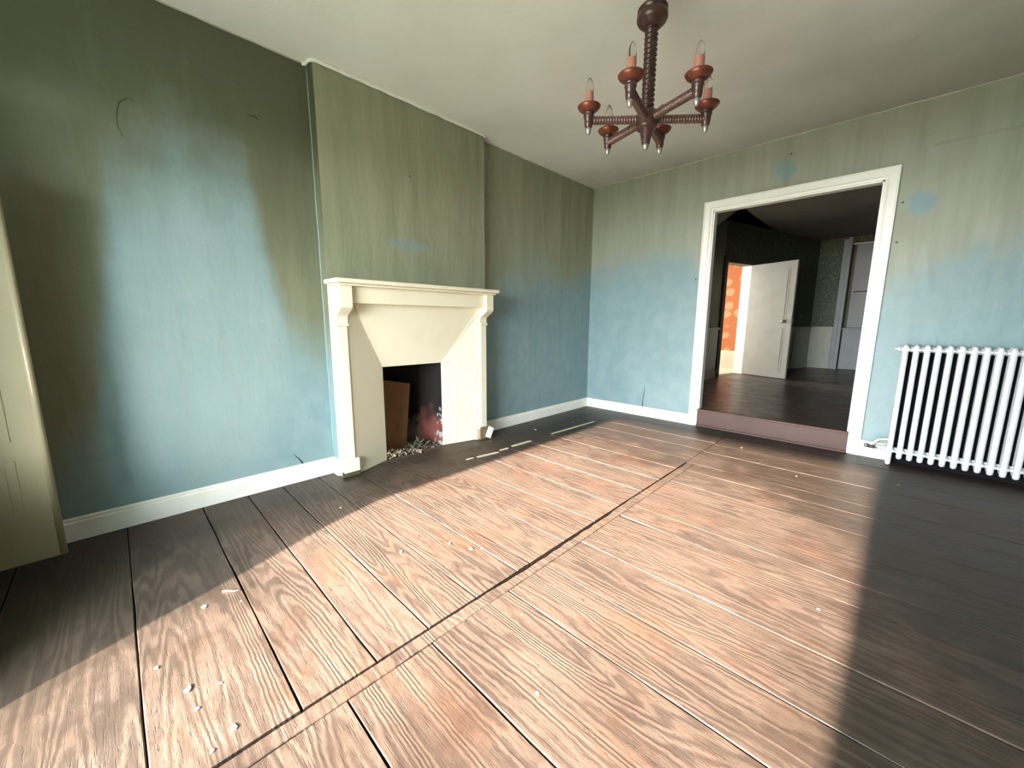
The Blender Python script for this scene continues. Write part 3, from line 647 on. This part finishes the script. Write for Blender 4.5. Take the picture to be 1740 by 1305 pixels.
# far wall with shuttered window niche
NX0, NX1 = -.80, .35
mb = MB(); holes(mb, -1.6, XR, ZS-.1, HC, [(NX0, NX1, ZS, 2.46)], lambda a, b, c, dd: mb.box(a, b, YF, YF+.3, c, dd))
struct(mb.build('wall_second_far', M['damask']), 'green patterned wallpapered far wall of the second room', 'wall')
wainscot('trim_10', 'pale grey wainscot on the far wall under the green wallpaper', (-1.26, YF), (NX0-.10, YF), M['wains'], 1)
wd_ = empty('window_1', (NX0, YF, ZS)); struct(wd_, 'grey shuttered window in the far wall of the second room', 'window')
wx = lambda v: v-Vector((NX0, YF, ZS))
MB().box(NX0-.115, NX0-.045, YF-.05, YF, ZS, 2.52).build('window_casing', M['grey_paint'], wd_, bevel=.006, xf=wx)
MB().box(NX0-.045, NX0+.005, YF-.09, YF+.02, ZS, 2.545).build('folded_shutter', M['grey_paint'], wd_, bevel=.006, xf=wx)
MB().box(NX1, NX1+.09, YF-.05, YF, ZS, 2.52).build('window_casing', M['grey_paint'], wd_, bevel=.006, xf=wx)
MB().box(NX0, NX1, YF+.29, YF+.32, ZS, 2.46).build('back_panel', M['sash'], wd_, xf=wx)
MB().box(NX0+.012, NX1, YF+.10, YF+.125, ZS, .915).build('apron_panel', M['grey_paint'], wd_, xf=wx)
MB().box(NX0, NX1, YF+.06, YF+.16, .915, .945).build('window_sill', M['grey_paint'], wd_, bevel=.004, xf=wx)
for a, b in ((NX0+.06, -.23), (-.225, NX1-.04)):
    sh = MB().box(a, b, YF+.14, YF+.165, .95, 2.44).build('shutter', M['grey_paint'], wd_, bevel=.003, xf=wx)
    for z0, z1 in ((1.02, 1.56), (1.66, 2.36)): MB().box(a+.06, b-.05, YF+.135, YF+.142, z0, z1).build('shutter_panel', M['grey_paint'], sh, bevel=.002, xf=wx)
    MB().tube([(a+.03, YF+.13, 1.60), (b-.12, YF+.13, 1.605)], .008, 6).build('latch', M['metal_dark'], sh, xf=wx)
MB().box(NX0, NX1, YF+.10, YF+.17, 2.44, 2.46).build('light_leak_strip', M['whiter'], wd_, xf=wx)  # white strip painting the light that leaks in above the shutters
struct(MB().box(XR, XR+.2, Y2, YF+.3, ZS-.1, HC).build('wall_second_right', M['damask']), 'unseen right wall of the second room', 'wall')
struct(MB().box(-2.3, XR+.2, Y2, YF+.3, HC, HC+.1).build('ceiling_second_room', M['ceiling_dark']), 'dark brown plaster ceiling of the second room', 'ceiling')
# hall door leaf, ajar into the second room
H0, H1 = Vector((-1.845, 7.43)), Vector((-1.185, 7.18))
ang = math.atan2(H1.y-H0.y, H1.x-H0.x); LL = (H1-H0).length
d2_ = empty('door_2', (H0.x, H0.y, ZS)); d2_.rotation_euler = (0, 0, ang); struct(d2_, 'pale two-panel door standing ajar in the second room', 'door')
MB().box(0, LL, -.017, .017, .008, 1.775).build('leaf', M['grey_cream'], d2_, bevel=.002)
for z0, z1 in ((.10, .80), (.90, 1.68)):
    fr = MB().box(.085, LL-.085, -.0195, -.0168, z0, z1).build('door_panel', M['grey_cream'], d2_, bevel=.001)
    MB().box(.115, LL-.115, -.0235, -.019, z0+.03, z1-.03).build('raised_field', M['grey_cream'], fr, bevel=.002)
hd = MB().box(LL-.135, LL-.075, -.022, -.016, .855, .91).build('lock_plate', M['metal_dark'], d2_)
MB().lathe([(.008, 0), (.008, .025), (.018, .032), (.022, .042), (.014, .052), (.003, .054)], (LL-.105, -.018, .885), 14, Vector((0, -1, 0)).to_track_quat('Z', 'Y').to_matrix()).build('knob', M['brass'], hd)
MB().box(LL-.002, LL+.012, -.012, .012, .84, .93).build('lock_edge', M['brass'], d2_)
MB().lathe([(.008, 0), (.008, .025), (.018, .032), (.022, .042), (.014, .052), (.003, .054)], (LL-.03, .018, .885), 14, Vector((0, 1, 0)).to_track_quat('Z', 'Y').to_matrix()).build('knob', M['brass'], d2_)
# hall
HY = 8.30
struct(MB().box(HALL_X, -1.66, 6.3, HY, ZS-.1, ZS-.003).build('floor_hall', M['hall_floor']), 'pale floor of the hall behind the ajar door', 'floor')
struct(MB().box(HALL_X-.2, -1.78, HY, HY+.15, ZS-.1, HC).build('wall_hall_orange', M['orange']), 'orange floral wallpaper in the hall', 'wall')
mb = MB(); holes(mb, 6.3, HY, ZS-.1, HC, [(6.95, 7.95, .7, 2.3)], lambda a, b, c, dd: mb.box(HALL_X-.2, HALL_X, a, b, c, dd))
struct(mb.build('wall_hall_left', M['hall_floor']), 'window wall of the hall', 'wall')
struct(MB().box(HALL_X-.2, -2.25, 6.15, 6.3, ZS-.1, HC).build('wall_hall_near', M['hall_floor']), 'near wall of the hall', 'wall')
struct(MB().box(HALL_X-.2, -1.7, 6.15, HY+.15, HC, HC+.1).build('ceiling_hall', M['ceiling']), 'ceiling of the hall', 'ceiling')
hw = empty('trim_11', (-2.4, HY, ZS)); struct(hw, 'beige wainscot under the orange hall wallpaper', 'wainscot'); hx = lambda v: v-Vector((-2.4, HY, ZS))
MB().box(HALL_X, -1.85, HY-.012, HY, ZS, .50).build('backing', M['hall_floor'], hw, xf=hx)
MB().box(HALL_X, -1.85, HY-.03, HY, .26, .29).build('skirting_cap', M['hall_floor'], hw, xf=hx)
MB().box(HALL_X, -1.85, HY-.026, HY, ZS, .26).build('skirting', M['hall_floor'], hw, xf=hx)
hc_ = empty('trim_12', (-2.2, HY, ZS)); struct(hc_, 'orange-lit wooden casing beside the hall door', 'door frame'); hx2 = lambda v: v-Vector((-2.2, HY, ZS))
MB().box(-2.205, -2.125, HY-.05, HY-.001, .36, 2.3).build('casing', M['hall_floor'], hc_, bevel=.005, xf=hx2)
MB().lathe([(.012, 0), (.012, .02), (.006, .03)], (-2.165, HY-.05, 1.50), 10, Vector((0, -1, 0)).to_track_quat('Z', 'Y').to_matrix()).build('hook', M['metal_dark'], hc_, xf=hx2)

# ------------------------------------------------------------------ loose bits on the floor
def strip(x0, y0, x1, y1, w_, label, tilt=0):
    a, b = Vector((x0, y0)), Vector((x1, y1)); u = (b-a); L = u.length; u /= L; nn = Vector((-u.y, u.x)); n = 7; mbs = MB(); vs = []
    for i in range(n):
        p = a+u*L*i/(n-1); q = w_*(.5+random.uniform(-.08, .08))*(.55 if i in (0, n-1) else 1)
        for s_, z in ((-q, .0012), (q, .0012), (q, .0042), (-q, .0042)): vs.append((p.x+nn.x*s_, p.y+nn.y*s_, z))
    fs = [(i*4+j, i*4+(j+1) % 4, i*4+4+(j+1) % 4, i*4+4+j) for i in range(n-1) for j in range(4)]+[(3, 2, 1, 0), tuple((n-1)*4+j for j in range(4))]
    tag(mbs.add(vs, fs).build('pale_strip', M['tape']), label, 'strip', 'pale strips along the border board')
strip(-2.255, 1.79, -2.248, 1.86, .020, 'shortest pale strip on the floor nearest the fireplace mouth')
strip(-2.240, 1.885, -2.205, 2.09, .030, 'ragged pale strip on the floor in front of the right mantel foot')
strip(-2.232, 2.125, -2.222, 2.215, .026, 'small torn pale scrap between two longer pale strips')
strip(-2.236, 2.27, -2.222, 2.50, .030, 'medium pale strip on the floor just right of the fireplace')
strip(-2.234, 2.80, -2.204, 3.475, .026, 'longest pale strip lying on the floor below the far alcove')
fk = [(-2.44, 2.80, .018), (-1.72, .13, .014), (-1.66, .23, .008), (-1.50, -.02, .010), (-1.34, .04, .020), (-1.25, .05, .009), (-1.30, .11, .007), (-1.14, -.26, .008), (-1.21, -.26, .010),
      (-1.12, .11, .014), (-1.09, .06, .009), (-1.32, -.35, .012), (-1.42, 1.02, .012), (-1.31, 1.06, .014), (-1.28, 1.10, .010), (-1.52, .82, .012), (-.62, .74, .008), (-.86, .93, .007), (-2.15, .80, .010), (-.45, .60, .008), (-.10, 1.72, .008), (-1.60, 2.20, .009), (-.85, 3.62, .010), (-.40, 3.20, .009), (.10, 3.50, .009), (-2.35, 3.3, .010)]
for i, (x, y, s_) in enumerate(fk):
    mb = MB(); k = 7; a0 = random.random()*6
    rr = [s_*random.uniform(.4, 1.15) for _ in range(k)]
    lo = [(x+rr[j]*cos(a0+2*pi*j/k), y+.8*rr[j]*sin(a0+2*pi*j/k), .0012) for j in range(k)]; hi = [(p[0]*.85+x*.15, p[1]*.85+y*.15, .0012+s_*.10) for p in lo]
    mb.add(lo+hi, [tuple(range(k-1, -1, -1)), tuple(range(k, 2*k))]+[(j, (j+1) % k, k+(j+1) % k, k+j) for j in range(k)])
    if i == 0: tag(mb.build('plaster_lump', M['flake']), 'white plaster lump on the dark boards of the far alcove', 'plaster lump')
    else: tag(mb.build('paint_flake', M['flake']), 'small white paint flake lying on the floorboards', 'paint flake', 'white paint flakes scattered on the floor')
mb = MB().tube([(-2.05+.28, .19, .0035), (-1.76, .205, .004), (-1.74, .222, .0045), (-1.735, .24, .0035)], .0025, 6)
tag(mb.build('straw', M['tape']), 'thin pale straw lying on the sunlit boards near the viewer', 'straw')
tag(MB().box(-.02, .02, -.012, .012, 0, .010).build('wood_chip', M['raw_wood'], bevel=.003), 'small brown wood chip in the far corner by the baseboard', 'wood chip').location = (-2.55, 3.93, .002)

# ------------------------------------------------------------------ unseen blockers added to shade the left foreground, beside the garden opening
vs = []; nx, ny = 24, 14
for i in range(nx+1):
    for j in range(ny+1):
        u, v = i/nx, j/ny; x = -2.0936+.6086*u; y = -.98+.54*v
        h = .557*max(0, 1.0-u)**1.4*min(1, sin(pi*v)*2.2)+.02*sin(9*u+5*v)*sin(pi*v)  # added heap, height shaped to give the curved shadow edge on the floor
        vs.append((x, y, max(.004, h)))
k = ny+1
hp = MB().add(vs, [(i*k+j, (i+1)*k+j, (i+1)*k+j+1, i*k+j+1) for i in range(nx) for j in range(ny)], True)
hp.add([(-2.0936, -.98, .003), *[tuple(v) for v in vs[:k]], (-2.0936, -.44, .003)], [tuple(range(k+2))])
hp.add([(-2.0936, -.98, .003), (-1.485, -.98, .003), (-1.485, -.44, .003), (-2.0936, -.44, .003)], [(3, 2, 1, 0)])
tag(hp.build('shade_heap', M['sash']), 'unseen added heap shading the left foreground beside the garden opening', 'shade heap')
sh_ = empty('added_shade_shutter', (-2.105, -.99, 0)); tag(sh_, 'unseen added shutter shading the left foreground at the garden opening', 'shutter')
sx_ = lambda v: v-Vector((-2.105, -.99, 0))
MB().box(-2.120, -2.094, -.990, -.60, .01, 1.93).build('shade_leaf', M['cream_shaded'], sh_, bevel=.003, xf=sx_)  # added panel keeping light off the door leaf and left wall
for z0, z1 in ((.12, .85), (.98, 1.82)): MB().box(-2.1265, -2.1195, -.93, -.66, z0, z1).build("shutter_panel", M['cream_shaded'], sh_, bevel=.003, xf=sx_)  # raised faces of the added panel
